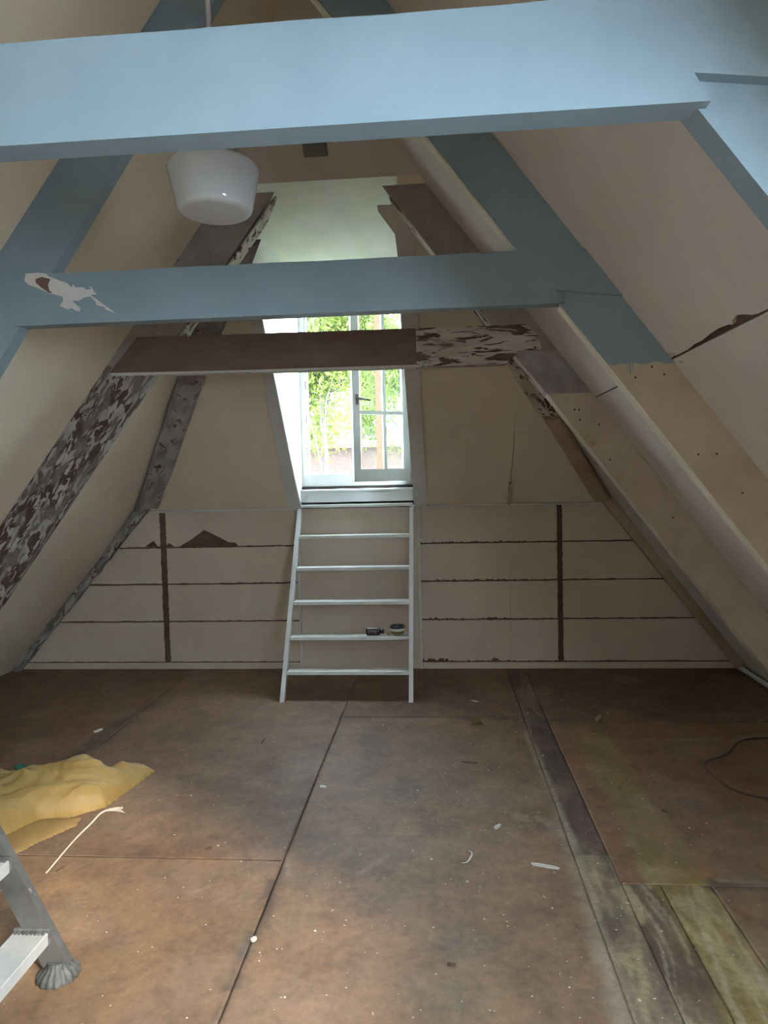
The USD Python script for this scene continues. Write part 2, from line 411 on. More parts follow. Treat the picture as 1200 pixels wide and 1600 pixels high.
# dormer: cheeks, ceiling
YW = 0.10
ZW = 2.66
for side, x0, x1 in (('wall_dormer_left', OX0 - .03, OX0 + .004), ('wall_dormer_right', OX1 - .004, OX1 + .03)):
    w = thing(side, kind='structure')
    pr = .0115 if x1 < -.5 else 0.0
    obj('cheek', ext(Polygon([(-pr, K + .004), (YW + .1, K + .004), (YW + .1, ZW + .05), (-(OZ - K) / HS + .06, OZ + .03), (-(OZ - K) / HS + .002, OZ), (-(2.71 - K) / HS + .001, 2.71), (-(2.70 - K) / HS - pr, 2.70)]), on_side, x0, x1), WHITE, w)
c2 = thing('ceiling', kind='structure')
obj('lining', ext(Polygon([(-(OZ - K) / HS - .0, OZ), (YW + .1, ZW), (YW + .1, ZW + .06), (-(OZ - K) / HS + .03, OZ + .06)]), on_side, OX0 - .05, OX1 + .05), CREAM, c2)

# boards round the opening on the hip slope
t1 = thing('trim', kind='structure')
obj('board', ext(Polygon([(OX0, K + .006), (OX0, 2.74), (-1.03, 2.74), (-1.035, 1.9), (-1.06, K + .006)]), on_hip, -0.014, 0), TRIM, t1)
t2 = thing('trim', kind='structure')
obj('board', ext(Polygon([(OX1, K + .006), (-.182, 1.99), (-.183, 2.50), (-.192, 2.60), (-.271, 2.69), (-.271, 2.706), (-.15, 2.706), (-.095, 2.60), (-.09, 1.99), (-.08, K + .006)]), on_hip, -0.020, 0), TRIM, t2)

# ------------------------------------------------------------------ roof timbers
Y1, Y2, Y3 = -3.7242, -2.5041, -1.4009
RO, RI = XR - .001, 1.858                             # outer and inner line of the right rafters at floor level
LO, LI = XL + .001, -2.876


def rafter_poly(side, z0, z1):
    o, i = (RO, RI) if side > 0 else (LO, LI)
    p = Polygon([(o - side * CT * z0, z0), (i - side * CT * z0, z0), (i - side * CT * z1, z1), (o - side * CT * z1, z1)])
    xm = (XL + XR) / 2 + side * .001
    return p.intersection(sbox(xm, -1, 9, 9) if side > 0 else sbox(-9, -1, xm, 9))


def under_hip(m):
    """Cuts a timber off where it meets the hip slope."""
    m = tri(m)
    a = np.array([0, -K * 0, K]); d = float(NH @ np.array([0, 0, K])) + .0005
    if (m.vertices @ NH).min() > d:
        return m
    mm = m3.Manifold(m3.Mesh(np.asarray(m.vertices, np.float32), np.asarray(m.faces, np.uint32)))
    mm.status()
    return tri(mm.trim_by_plane(tuple(NH), d)) if not mm.is_empty() else m


def trusspart(poly, y0, y1): return under_hip(ext(poly, on_front, y0, y1))


def wavy(x0, z0, x1, z1, n, amp, seed):
    t = np.linspace(0, 1, n)
    w = (meshkit.fbm(np.stack([t * 14, t * 0 + seed, t * 0], -1), 3, seed) - .5) * 2 * amp
    return [(x0 + (x1 - x0) * q, z0 + (z1 - z0) * q + d) for q, d in zip(t, w)]


zb = 1.9085
zj = 1.952
def tie_poly(zt, amp, seed):
    top = wavy(0.50, zt, -1.60, zt, 60, amp, seed)
    top[0] = (RO - CT * zt, zt); top[-1] = (LO + CT * zt, zt)
    return Polygon([(0.425, zb), (0.400, zj), (RO - CT * 1.925, 1.925)] + top + [(LO + CT * zj, zj), (-1.515, zj), (-1.46, zb)]).buffer(0)


def soft_tie(poly, y0, y1, bev=0.004):
    """The beam with its long edges worn round."""
    inner = poly.buffer(-bev)
    return cat(ext(inner, on_front, y0, y0 + bev * 2), ext(poly, on_front, y0 + bev, y1))


# first truss, blue, next to the camera
t = thing('collar_beam', 'light blue painted collar beam, the nearest and largest, crossing the top of the room', 'beam')
obj('beam', trusspart(tie_poly(2.0725, 0.003, 3), Y1, Y1 + .055), BLUE, t)
t = thing('rafter', 'light blue rafter at the upper right corner, nearest on the right slope', 'beam')
obj('beam', trusspart(rafter_poly(1, 0, 3.44), Y1 + .022, Y1 + .078), BLUE, t)
t = thing('rafter', 'light blue rafter on the left slope holding the nearest collar beam', 'beam')
obj('beam', trusspart(rafter_poly(-1, 0, 3.44), Y1 + .022, Y1 + .078), BLUE, t)

# second truss, blue
t = thing('collar_beam', 'blue collar beam, second from the camera, with a peeled white patch near its left end', 'beam')
obj('beam', trusspart(tie_poly(2.083, 0.0025, 8), Y2, Y2 + .055), BLUE, t)
Q = lambda x, y: tuple(Yp(x / 4.444, 200 + y / 4.444, Y2)[[0, 2]])
patch = [(180, 1012), (265, 1004), (325, 1012), (330, 1025), (390, 1050), (470, 1080), (500, 1110), (505, 1085), (525, 1108), (575, 1105), (600, 1125), (635, 1120), (620, 1100), (640, 1110), (655, 1140), (675, 1155), (630, 1160), (700, 1210), (805, 1288), (735, 1260), (730, 1245), (670, 1230), (665, 1205), (630, 1170), (590, 1175), (545, 1200), (500, 1200), (560, 1250), (555, 1275), (520, 1265), (500, 1250), (470, 1260), (415, 1235), (440, 1200), (435, 1170), (350, 1150), (300, 1130), (260, 1110), (200, 1090), (170, 1060)]
bare = [(250, 1050), (290, 1035), (350, 1050), (335, 1090), (345, 1130), (370, 1145), (340, 1145), (290, 1110), (250, 1075)]
FILLER = mottled('bare_filler', (0.60, 0.55, 0.53), (0.66, 0.61, 0.58), 20, 0.85, 60, 0.3, 0.2)
pp_ = obj('peeled_patch', ext(Polygon([Q(*a) for a in patch]).buffer(0), on_front, Y2 - .0012, Y2 + .001), FILLER, t, label='white patch where the blue paint has flaked off')
obj('bare_wood', ext(Polygon([Q(*a) for a in bare]).buffer(0), on_front, Y2 - .0018, Y2 + .001), REDBROWN, pp_, label='dark bare wood inside the white patch')
zp = 1.702
t = thing('rafter', 'right rafter of the second truss, blue above and bare yellowed plaster lower down', 'beam')
rp = rafter_poly(1, 0, 3.44)
edge = wavy(0.40, zp, 0.90, zp + .006, 30, 0.010, 21)
blue_zone = Polygon(edge + [(2, 9), (-9, 9), (-9, zp)])
obj('painted_upper', trusspart(rp.intersection(blue_zone), Y2 + .012, Y2 + .066), BLUE, t, label='upper length in blue paint, ragged lower edge')
rest = rp.difference(blue_zone)
obj('bare_lower', trusspart(rest, Y2 + .0135, Y2 + .066), YELLOWED, t, label='lower length of bare yellowed plaster')
li = RI - .0065
obj('underside_lining', ext(Polygon([(li - CT * 1.96, 1.96), (RI - CT * 1.96, 1.96), (RI - CT * 3.1, 3.1), (li - CT * 3.1, 3.1)]), on_front, Y2 + .016, Y2 + .066), CREAM, t, label='cream painted underside')
obj('underside_lining', ext(Polygon([(li - .0 - CT * 0, 0), (RI - CT * 0, 0), (RI - CT * 1.9, 1.9), (li - CT * 1.9, 1.9)]), on_front, Y2 + .016, Y2 + .066), CREAM, t, label='cream painted underside')
rng = random.Random(5)
for (px, py) in ((993, 590), (1038, 585), (1091, 710), (1120, 709), (1019, 573), (1160, 770)):
    q = Yp(px, py, Y2 + .0135)
    obj('nail_hole', lathe([(0, -.001), (.0035, -.001), (.003, .0015), (0, .0015)], q, 10, 'y'), DARK, t)
for (px, w, l) in ((981.5, .002, .012), (985, .003, .019), (988.5, .002, .014)):
    q = Yp(px, 572, Y2 + .0125)
    obj('paint_drip', box(q[0] - w / 2, q[0] + w / 2, q[1] - .001, q[1] + .002, q[2] - l - .004, q[2] + .01, .0008), BLUE, t)
t = thing('rafter', 'blue rafter on the left slope, above and below the second collar beam', 'beam')
obj('beam', trusspart(rafter_poly(-1, 0, 3.44).intersection(Polygon([(-1.038 + .696 * (z - 2.495), z) for z in (0, 3.44)] + [(-5, 3.44), (-5, 0)])), Y2 + .012, Y2 + .066), BLUE, t)

# third truss, stripped
t = thing('collar_beam', 'red-brown stripped collar beam in front of the window, white flaking paint at its right end', 'beam')
xs = -0.092
zt3, zb3 = 2.083, 1.905
body = Polygon([(-1.652, zb3 + .012), (-1.50, zt3 + .006)] + wavy(-1.45, zt3 + .004, xs, zt3 - .004, 40, .003, 5) + [(xs, zb3 - .002), (-1.0, zb3 + .003)])
obj('beam', trusspart(body, Y3 - .012, Y3 + .05), REDBROWN, t)
obj('underside', ext(Polygon([(-1.652, zb3 + .012), (-1.0, zb3 + .003), (xs, zb3 - .002)] + wavy(xs, zb3 - .014, -1.64, zb3 - .004, 50, .003, 9)), on_front, Y3 - .006, Y3 + .052), TRIM, t, label='white painted underside')
obj('flaking_end', trusspart(Polygon([(xs, zb3 - .014), (xs, zt3 - .004), (.44, zt3 - .006), (.50, 2.02), (.515, 1.955), (.40, 1.95), (.345, zb3 - .012)]), Y3 - .010, Y3 + .05), PEEL_TIE, t, label='right end under flaking white paint')
ztop = 2.775
yb3 = Y3 + .10


def zones(poly, cuts, seed):
    """Splits an upright polygon at heights (ragged edges), from the bottom up."""
    out, rest_ = [], poly
    for k, zc in enumerate(cuts):
        e = wavy(-9, zc, 9, zc, 900, .012, seed + k)
        low = Polygon(e + [(9, -9), (-9, -9)])
        out.append(rest_.intersection(low)); rest_ = rest_.difference(low)
    return out + [rest_]


lz = zones(rafter_poly(-1, 0, ztop), [1.95], 33)
t = thing('rafter', 'left rafter of the stripped truss, dark flaking paint below the brown beam', 'beam')
obj('flaking_lower', trusspart(lz[0], Y3, yb3 - .02), PEEL_DARK, t, label='lower length of dark flaking paint')
obj('grey_upper', trusspart(lz[1], Y3, yb3), GREYWOOD, t, label='upper length in weathered grey paint')
ui = LI + .010
obj('inner_lining', under_hip(ext(Polygon([(LI + CT * 1.96, 1.96), (ui + CT * 1.96, 1.96), (ui + CT * ztop, ztop - .02), (LI + CT * ztop, ztop - .02)]), on_front, Y3 + .004, yb3)), PEEL_RIGHT, t, label='cream inner edge')
rz = zones(rafter_poly(1, 0, ztop), [1.742, 1.945], 43)
t = thing('rafter', 'right rafter of the stripped truss, purple-grey primer at the joint and yellowed below', 'beam')
obj('bare_lower', trusspart(rz[0], Y3, yb3), YELLOWED, t, label='lower length of yellowed plaster')
obj('primed_joint', trusspart(rz[1], Y3 - .001, yb3), PRIMER, t, label='purple-grey primer at the joint')
obj('grey_upper', trusspart(rz[2], Y3, yb3), GREYWOOD, t, label='upper length in grey weathered paint')
li = RI - .008
obj('inner_face', under_hip(ext(Polygon([(li - CT * 1.75, 1.75), (RI - CT * 1.75, 1.75), (RI - CT * 1.93, 1.93), (li - CT * 1.93, 1.93)]), on_front, Y3 + .004, yb3)), PEEL_RIGHT, t, label='inner face with flaking cream paint')
obj('inner_face', under_hip(ext(Polygon([(li - CT * 2.07, 2.07), (RI - CT * 2.07, 2.07), (RI - CT * 2.72, 2.72), (li - CT * 2.72, 2.72)]), on_front, Y3 + .004, yb3)), PEEL_RIGHT, t, label='inner face with worn cream paint')
for (px, py) in ((906, 656), (936, 663), (953, 718), (1052, 809), (898, 640), (905, 640)):
    q = Yp(px, py, Y3)
    obj('nail_hole', lathe([(0, -.001), (.0045, -.001), (.004, .0015), (0, .0015)], q, 10, 'y'), DARK, t)


def bar(a, b, w, d, nrm):
    """A straight timber from a to b, w wide across nrm and d deep along it (nrm points into the room, the timber stands proud by d)."""
    a, b, nrm = map(lambda q: np.asarray(q, float), (a, b, nrm))
    e = (b - a) / np.linalg.norm(b - a)
    nrm = nrm - e * (nrm @ e); nrm /= np.linalg.norm(nrm)
    s = np.cross(e, nrm)
    pts = [p + s * (k * w / 2) + nrm * q for p in (a, b) for k in (-1, 1) for q in (-.03, d)]
    return hull(pts)


# rafters against the low wall and hip rafters above them
def hipline(side, z): return np.array([(XL + CT * z) if side < 0 else (XR - CT * z), -(z - K) / HS, z])


def corner_timber(side, z0, z1, o0, o1, d, n=14, seed=0, grow=0.0):
    """A rough timber lying on the hip slope beside the corner, from o0 to o1 away from it, standing proud by d; its edges wander a little."""
    rg = np.random.default_rng(seed)
    prof = []
    for z in np.linspace(z0, z1, n):
        c = hx(z)[0] if side < 0 else hx(z)[1]
        g = grow * np.clip((z - 2.2) / .5, 0, 1)
        k_ = 1.0 if side < 0 else .3
        a, b = c - side * (o0 + g + rg.normal(0, .003) * k_), c - side * (o1 + g + rg.normal(0, .004) * k_)
        prof.append((a, b, z))
    left, right = [(a, z) for a, b, z in prof], [(b, z) for a, b, z in prof]
    pl = Polygon(left + right[::-1]).buffer(0)
    return cat(ext(pl, on_hip, -d + .008, -.0145), ext(pl.buffer(-.010), on_hip, -d, -d + .010))


x0 = XL + .0015
t = thing('rafter', 'flaking grey rafter rising beside the low wall from the left floor corner', 'beam')
pl = Polygon([(x0 + .005, .0005)] + [(x0 + .072 + .87 * z + w, z) for z, w in zip(np.linspace(.0005, K + .05, 26), np.random.default_rng(4).normal(0, .004, 26))] + [(x0 + .11 + CT * (K + .05), K + .05), (x0 + .11 + CT * .9, .9)])
obj('beam', trusspart(pl, -.075, -.0245), PEEL_GREY, t)
t = thing('hip_rafter', 'flaking purple-grey hip rafter on the sloping wall left of the window', 'beam')
obj('beam', corner_timber(-1, K + .055, 2.605, .095, .265, .060, seed=2, grow=.045), PEEL_HIP, t)
x0 = XR - .0015
t = thing('rafter', 'tan stained rafter against the low wall at the right floor corner', 'beam')
pl = Polygon([(x0, 0.0005), (x0 - .072, 0.0005), (x0 - (.082 + CT * (K + .03)), K + .03), (x0 - (CT * (K + .03)), K + .03)])
obj('beam', trusspart(pl, -.085, -.0245), TAN, t)
t = thing('hip_rafter', 'hip rafter in the right corner, flaking cream paint above and tan board below', 'beam')
obj('bare_lower', corner_timber(1, K + .04, 1.735, .004, .115, .060, seed=5), TAN, t, label='tan bare lower length')
obj('flaking_upper', corner_timber(1, 1.738, 2.52, .004, .130, .062, seed=6), PEEL_RIGHT, t, label='upper length in flaking cream paint')

# ------------------------------------------------------------------ floor of worn hardboard sheets and old planks
fl = thing('floor', kind='structure')
obj('subfloor', box(-3.4, 2.3, YREAR - .1, .1, -.08, -.012), DARK, fl)


def seg_dist(p, a, b):
    a, b = np.array(a), np.array(b)
    d = b - a
    t = np.clip(((p - a) @ d) / (d @ d), 0, 1)
    return np.linalg.norm(p - a - t[:, None] * d, axis=1), t


def sm(x, a, b):
    t = np.clip((x - a) / (b - a), 0, 1)
    return t * t * (3 - 2 * t)


def floor_tone(p, base, seed):
    q = np.column_stack([p[:, :2], np.zeros(len(p))])
    c = np.tile(np.array(base), (len(p), 1))
    n1 = meshkit.fbm(q * 1.6 + seed, 4, seed); n2 = meshkit.fbm(q * 6 + seed, 4, seed + 9); n3 = meshkit.fbm(q * 22, 3, seed + 4)
    c *= (1 + 0.55 * (n1 - .5) + .35 * (n2 - .5) + .25 * (n3 - .5))[:, None]
    wob = 0.03 * (n2 - .5) * 2
    plank = seed >= 20
    qs = np.column_stack([p[:, 0] * 55 + 9 * n1, p[:, 1] * 2.2, np.zeros(len(p)) + seed])
    st_ = meshkit.fbm(qs, 4, seed + 2)
    if plank:
        c *= (1 + 1.1 * (st_ - .5))[:, None]

    def blend(w, col):
        w = np.clip(w, 0, 1)[:, None]
        c[:] = c * (1 - w) + np.array(col) * w
    # dark soot along the seams and in front of the low wall
    d, _ = seg_dist(p[:, :2], (-.573, -2.5), (-.573, -3.1)); blend((1 - sm(d + wob, .0, .045)) * (n2 > .44) * .75, (.060, .050, .042))
    d, _ = seg_dist(p[:, :2], (-.573, -.9), (-.573, -3.4)); blend((1 - sm(d + wob * .4, .002, .012)) * .35, (.08, .06, .05))
    d, _ = seg_dist(p[:, :2], (-.62, -.99), (.62, -1.03)); blend((1 - sm(d + wob, .0, .035)) * .55 * sm(n1, .3, .6), (.07, .055, .048))
    d, _ = seg_dist(p[:, :2], (.30, -1.0), (.66, -1.06)); blend((1 - sm(d + wob, .01, .07)) * .75, (.055, .045, .040))
    d, _ = seg_dist(p[:, :2], (-1.83, -1.6), (-1.76, -.75)); blend((1 - sm(d + wob * 2, .0, .07)) * .6, (.075, .058, .048))
    d, _ = seg_dist(p[:, :2], (.85, -2.575), (1.3, -2.57)); blend((1 - sm(d + wob, .005, .05)) * .8, (.045, .035, .03))
    # yellow varnish band
    inb = sm(p[:, 0] + wob, .655, .69) * (1 - sm(p[:, 0] + wob, .845, .875)) * sm(-p[:, 1], .9, 1.5)
    blend(inb * (.60 + .25 * n1), (.225, .155, .055))
    blend(inb * sm(n2, .58, .75) * .35, (.36, .29, .17))
    if seed > 21 or seed == 10:
        qp = np.column_stack([p[:, 0] * 13, p[:, 1] * 4.5, np.zeros(len(p)) + 3.0])
        pa = meshkit.fbm(qp + n2[:, None] * .8, 4, 61)
        old = (1 - sm(p[:, 0], .80 - .25 * (p[:, 1] + 2.575), .86 - .25 * (p[:, 1] + 2.575))) if seed == 10 else 1.0
        blend(sm(pa, .52, .60) * .75 * old, (.38, .29, .155))
        blend(sm(1 - pa, .56, .66) * .7 * old, (.085, .060, .045))
        blend(sm(st_, .60, .72) * .45 * old, (.40, .34, .25))
        if seed == 10:
            blend(old * .55, (.21, .145, .055))
    # pale dust along the planks
    d, _ = seg_dist(p[:, :2], (.44, -1.2), (.47, -2.3)); blend((1 - sm(d + wob * .6, .004, .03)) * .6 * sm(n2 + .15, .35, .6), (.40, .33, .24))
    d, _ = seg_dist(p[:, :2], (.46, -2.3), (.43, -3.2)); blend((1 - sm(d + wob, .01, .05)) * .55 * sm(n2 + .1, .4, .6), (.36, .30, .22))
    d, _ = seg_dist(p[:, :2], (.33, -2.1), (.52, -2.45)); blend((1 - sm(d + wob * 2, .0, .07)) * .40 * sm(n3, .35, .6), (.40, .33, .24))
    d, _ = seg_dist(p[:, :2], (.80, -1.33), (1.7, -1.27)); blend((1 - sm(d + wob * 1.5, .0, .06)) * .40 * sm(n3, .35, .6), (.34, .27, .19))
    d, _ = seg_dist(p[:, :2], (.90, -2.545), (1.08, -2.56)); blend((1 - sm(d + wob, .0, .022)) * .65, (.42, .36, .28))
    d, _ = seg_dist(p[:, :2], (.45, -1.1), (.46, -3.6)); blend((1 - sm(d + wob * .8, .0, .022)) * .5, (.27, .20, .13))
    for k, col_ in ((0, (.29, .175, .11)), (1, (.25, .19, .11)), (2, (.28, .20, .145))):
        m_ = meshkit.fbm(q * 4.2 + 31 * (k + 1), 5, 200 + k)
        blend(sm(m_, .56, .68) * .22, col_)
    # scuffs: pale scrapes with a shape of their own
    rg = np.random.default_rng(seed + 77)
    for _ in range(26):
        a = np.array([rg.uniform(-2.4, 1.6), rg.uniform(-3.6, -.4)]); th = rg.uniform(0, math.pi); L = rg.uniform(.05, .35)
        d, t_ = seg_dist(p[:, :2], a, a + L * np.array([math.cos(th), math.sin(th)]))
        blend((1 - sm(d + wob * .3, .0, rg.uniform(.006, .02))) * rg.uniform(.1, .35), (.40, .31, .23))
    # grey patches
    for a, r, k in (((-.57, -2.95), .05, .6), ((-.15, -1.9), .18, .25), ((.05, -2.9), .10, .3), ((-.2, -2.7), .12, .2), ((.45, -2.0), .05, .5), ((1.0, -2.0), .04, .4), ((-.1, -1.35), .25, .18)):
        d = np.linalg.norm(p[:, :2] - np.array(a), axis=1)
        blend((1 - sm(d + wob * 2, r * .3, r)) * k, (.115, .10, .088))
    return np.clip(c, .01, .9)


def floor_sheet(name, x0, x1, y0, y1, base, seed, mat, step=.009, top=0.0, gap=.0008, dip=None):
    x0 += gap; x1 -= gap; y0 += gap; y1 -= gap
    nx, ny = max(2, int((x1 - x0) / step)), max(2, int((y1 - y0) / step))
    X, Y = np.meshgrid(np.linspace(x0, x1, nx + 1), np.linspace(y0, y1, ny + 1), indexing='ij')
    e = np.minimum.reduce([X - x0, x1 - X, Y - y0, y1 - Y])
    Zh = top - .0007 * (1 - sm(e, 0, .010)) + .0015 * (meshkit.fbm(np.stack([X * 2, Y * 2, X * 0], -1), 3, seed) - .5)
    V = np.stack([X, Y, Zh], -1).reshape(-1, 3)
    idx = np.arange((nx + 1) * (ny + 1)).reshape(nx + 1, ny + 1)
    Fq = np.stack([idx[:-1, :-1], idx[1:, :-1], idx[1:, 1:], idx[:-1, 1:]], -1).reshape(-1, 4)
    Fs = np.vstack([Fq[:, [0, 1, 2]], Fq[:, [0, 2, 3]]])
    ring = np.concatenate([idx[:, 0], idx[-1, 1:], idx[-2::-1, -1], idx[0, -2:0:-1]])
    low = V[ring].copy(); low[:, 2] = -.012
    off = len(V)
    k = np.arange(len(ring)); k2 = (k + 1) % len(ring)
    side = np.vstack([np.column_stack([ring[k], off + k, off + k2]), np.column_stack([ring[k], off + k2, ring[k2]])])
    V2 = np.vstack([V, low])
    col = floor_tone(V2, base, seed)
    col[off:] *= .5
    m = trimesh.Trimesh(V2, np.vstack([Fs, side]), process=False)
    return obj(name, m, mat, fl, smooth=True, col=col)


HB = (.22, .130, .074)
XS = -.573
for args in (('hardboard_sheet', XS, .455, -1.0, 0.02, (.16, .088, .050), 2, FLOOR),
             ('hardboard_sheet', -1.78, XS, -2.476, 0.02, (.20, .117, .070), 3, FLOOR), ('hardboard_sheet', -3.2, -1.78, -2.476, 0.02, (.18, .10, .055), 4, FLOOR),
             ('hardboard_sheet', -1.78, XS, -3.7, -2.476, (.245, .146, .082), 5, FLOOR), ('hardboard_sheet', -3.2, -1.78, -3.7, -2.476, HB, 6, FLOOR),
             ('hardboard_sheet', XS, .455, -3.7, -1.0, (.215, .126, .074), 7, FLOOR),
             ('hardboard_sheet', .577, 2.1, -2.575, -1.06, (.195, .102, .054), 8, FLOOR), ('hardboard_sheet', .577, 2.1, -1.06, 0.02, (.15, .083, .048), 9, FLOOR),
             ('hardboard_sheet', .862, 2.1, -3.7, -2.575, (.185, .10, .052), 10, FLOOR),
             ('hardboard_sheet', -3.2, 2.1, -6.35, -3.7, HB, 12, FLOOR, .05)):
    floor_sheet(*args)
for args in (('floorboard', .455, .577, -1.06, 0.02, (.165, .105, .078), 20, PLANKWOOD, .009, -.0006, .0006), ('floorboard', .455, .577, -2.40, -1.06, (.105, .068, .054), 21, PLANKWOOD, .007, -.0012, .0008),
             ('floorboard', .455, .577, -3.7, -2.40, (.20, .145, .095), 22, PLANKWOOD, .007, -.0006, .0006),
             ('floorboard', .577, .700, -3.7, -2.575, (.15, .095, .060), 23, PLANKWOOD, .007, -.0006, .001),
             ('floorboard', .700, .862, -3.7, -2.575, (.215, .140, .058), 25, PLANKWOOD, .007, -.0004, .001)):
    floor_sheet(*args)

# ------------------------------------------------------------------ dormer window
w1 = thing('window', kind='structure')
FX0, FX1, FZ0 = -0.985, -0.166, 1.298
obj('jamb', box(FX0, -.93, YW - .045, YW + .05, FZ0, ZW, .004), WHITE_WORN, w1)
obj('jamb', box(-.212, FX1, YW - .045, YW + .05, FZ0, ZW, .004), WHITE_WORN, w1)
obj('bottom_rail', box(FX0, FX1, YW - .05, YW + .05, FZ0, 1.393, .005), WHITE_WORN, w1)
obj('head', box(FX0, FX1, YW - .045, YW + .05, ZW - .06, ZW, .004), WHITE_WORN, w1)
obj('mullion', box(-.60, -.545, YW + .005, YW + .05, 1.393, ZW - .06, .004), WHITE_WORN, w1)
obj('stop_bead', box(-.93, -.915, YW - .02, YW + .03, 1.393, ZW - .06, .002), WHITE_WORN, w1)
for z in (1.55, 1.78, 2.02):
    obj('hinge', lathe([(0, -.03), (.006, -.03), (.006, .03), (0, .03)], (-.921, YW - .052, z), 10), GREYWOOD, w1)
obj('sill', box(FX0 + .010, FX1 - .005, -.010, YW + .02, 1.190, 1.283, .003), WHITE, w1)
obj('sill_bead', box(FX0 + .010, FX1 - .005, -.016, -.008, 1.262, 1.280, .003), WHITE, w1)
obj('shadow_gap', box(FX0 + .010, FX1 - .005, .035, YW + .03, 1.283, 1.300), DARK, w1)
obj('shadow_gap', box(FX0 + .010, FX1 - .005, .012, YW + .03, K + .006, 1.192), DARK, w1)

# the right-hand sash, ajar into the room
sash = thing('window_sash', 'white glazed window sash standing ajar into the room, right half of the dormer window', 'window sash', loc=(-.208, YW - .047, 0), rotz=0)
hx_, hy_ = -.208, YW - .047
SW, SA = 0.425, math.radians(30)
sz0, sz1 = 1.330, 2.585


def sx(u, v, t):     # u along the sash from the hinge, v height, t through it (towards the room)
    return np.stack([hx_ - u * math.cos(SA) + t * -math.sin(SA) * 1.0 * 0 - t * math.sin(SA) * 0, hy_ - u * math.sin(SA), v], -1) + np.multiply.outer(t, np.array([math.sin(SA), -math.cos(SA), 0]))


def sbar(u0, u1, v0, v1, t0=0.0, t1=.034): return ext(sbox(u0, v0, u1, v1), sx, t0, t1)


obj('stile', sbar(0, .048, sz0, sz1), WHITE_WORN, sash)
obj('stile', sbar(SW - .052, SW, sz0, sz1), WHITE_WORN, sash)
obj('bottom_rail', sbar(.048, SW - .052, sz0, sz0 + .085), WHITE_WORN, sash)
obj('top_rail', sbar(.048, SW - .052, sz1 - .05, sz1), WHITE_WORN, sash)
um = .185
obj('glazing_bar', sbar(um - .011, um + .011, sz0 + .085, sz1 - .05, .004, .030), WHITE_WORN, sash)
GLASS = M('window_glass', {'t': ('transparent_bsdf', {'color': (.93, .97, .95)}), 'g': ('glossy_bsdf', {'roughness': 0.02, 'color': (1, 1, 1)}), 'f': ('fresnel', {'IOR': 1.45}), 'm': ('mix_closure', {})},
          [('f.fac', 'm.fac'), ('t.BSDF', 'm.closure1'), ('g.BSDF', 'm.closure2')], surface='m.closure')
rows = [sz0 + .085, 1.80, 2.185, sz1 - .05]
for z in rows[1:3]:
    obj('glazing_bar', sbar(.048, um - .011, z - .011, z + .011, .004, .030), WHITE_WORN, sash)
    obj('glazing_bar', sbar(um + .011, SW - .052, z - .011, z + .011, .004, .030), WHITE_WORN, sash)
for a, b in zip(rows[:-1], rows[1:]):
    for u0, u1 in ((.048, um - .011), (um + .011, SW - .052)):
        obj('pane', sbar(u0, u1, a + .011, b - .011, .012, .016), GLASS, sash)
IRON = plain('dark_iron', (.16, .15, .13), .45, .6)
h = obj('handle', cat(sbar(SW - .040, SW - .022, 1.85, 1.92, .034, .040), hull([sx(np.array([u]), np.array([z]), np.array([t_]))[0] for u, z, t_ in
        [(SW - .036, 1.882, .040), (SW - .022, 1.882, .040), (SW - .036, 1.897, .040), (SW - .022, 1.897, .040), (SW - .036, 1.882, .06), (SW - .022, 1.882, .06), (SW - .036, 1.897, .06), (SW - .022, 1.897, .06)]]),
        hull([sx(np.array([u]), np.array([z]), np.array([t_]))[0] for u, z, t_ in [(SW - .024, 1.880, .048), (SW - .024, 1.898, .048), (SW - .024, 1.880, .062), (SW - .024, 1.898, .062), (SW - .125, 1.876, .050), (SW - .125, 1.884, .050), (SW - .125, 1.876, .058), (SW - .125, 1.884, .058)]])), IRON, sash, label='dark metal lever handle')

# ------------------------------------------------------------------ steps up to the window
st = thing('step_ladder', 'white painted wooden steps leaning against the low wall under the window', 'steps')
lx0, lx1 = -.986, -.172
foot_y, top_y, top_z = -.745, -.030, 1.175
ld = np.array([0, top_y - foot_y, top_z]); LL = np.linalg.norm(ld); ld /= LL
for x in (lx0, lx1 - .026):
    pl = Polygon([(foot_y - .005, 0), (foot_y + .045, 0), (top_y + .014, 1.10), (top_y + .006, 1.150), (top_y - .016, 1.150)])
    obj('stile', ext(pl, on_side, x, x + .026), WHITE_WORN, st)
for py in (1049, 994.5, 939.5, 886, 836):
    z = None
    for zz in np.linspace(.05, 1.15, 2000):        # the tread whose front edge shows at this height
        y = foot_y + (top_y - foot_y) * zz / top_z
        if (at(545, py, (0, 1, 0), y)[2] - zz) <= 0:
            z = zz; break
    y = foot_y + (top_y - foot_y) * z / top_z
    obj('tread', box(lx0 + .028, lx1 - .028, y - .004, y + .075, z - .024, z, .003), WHITE_WORN, st)
    if py == 994.5:
        tread = (y, z)
obj('tread', box(-.962, lx1 - .002, top_y - .020, -.002, top_z - .022, top_z, .003), WHITE, st)

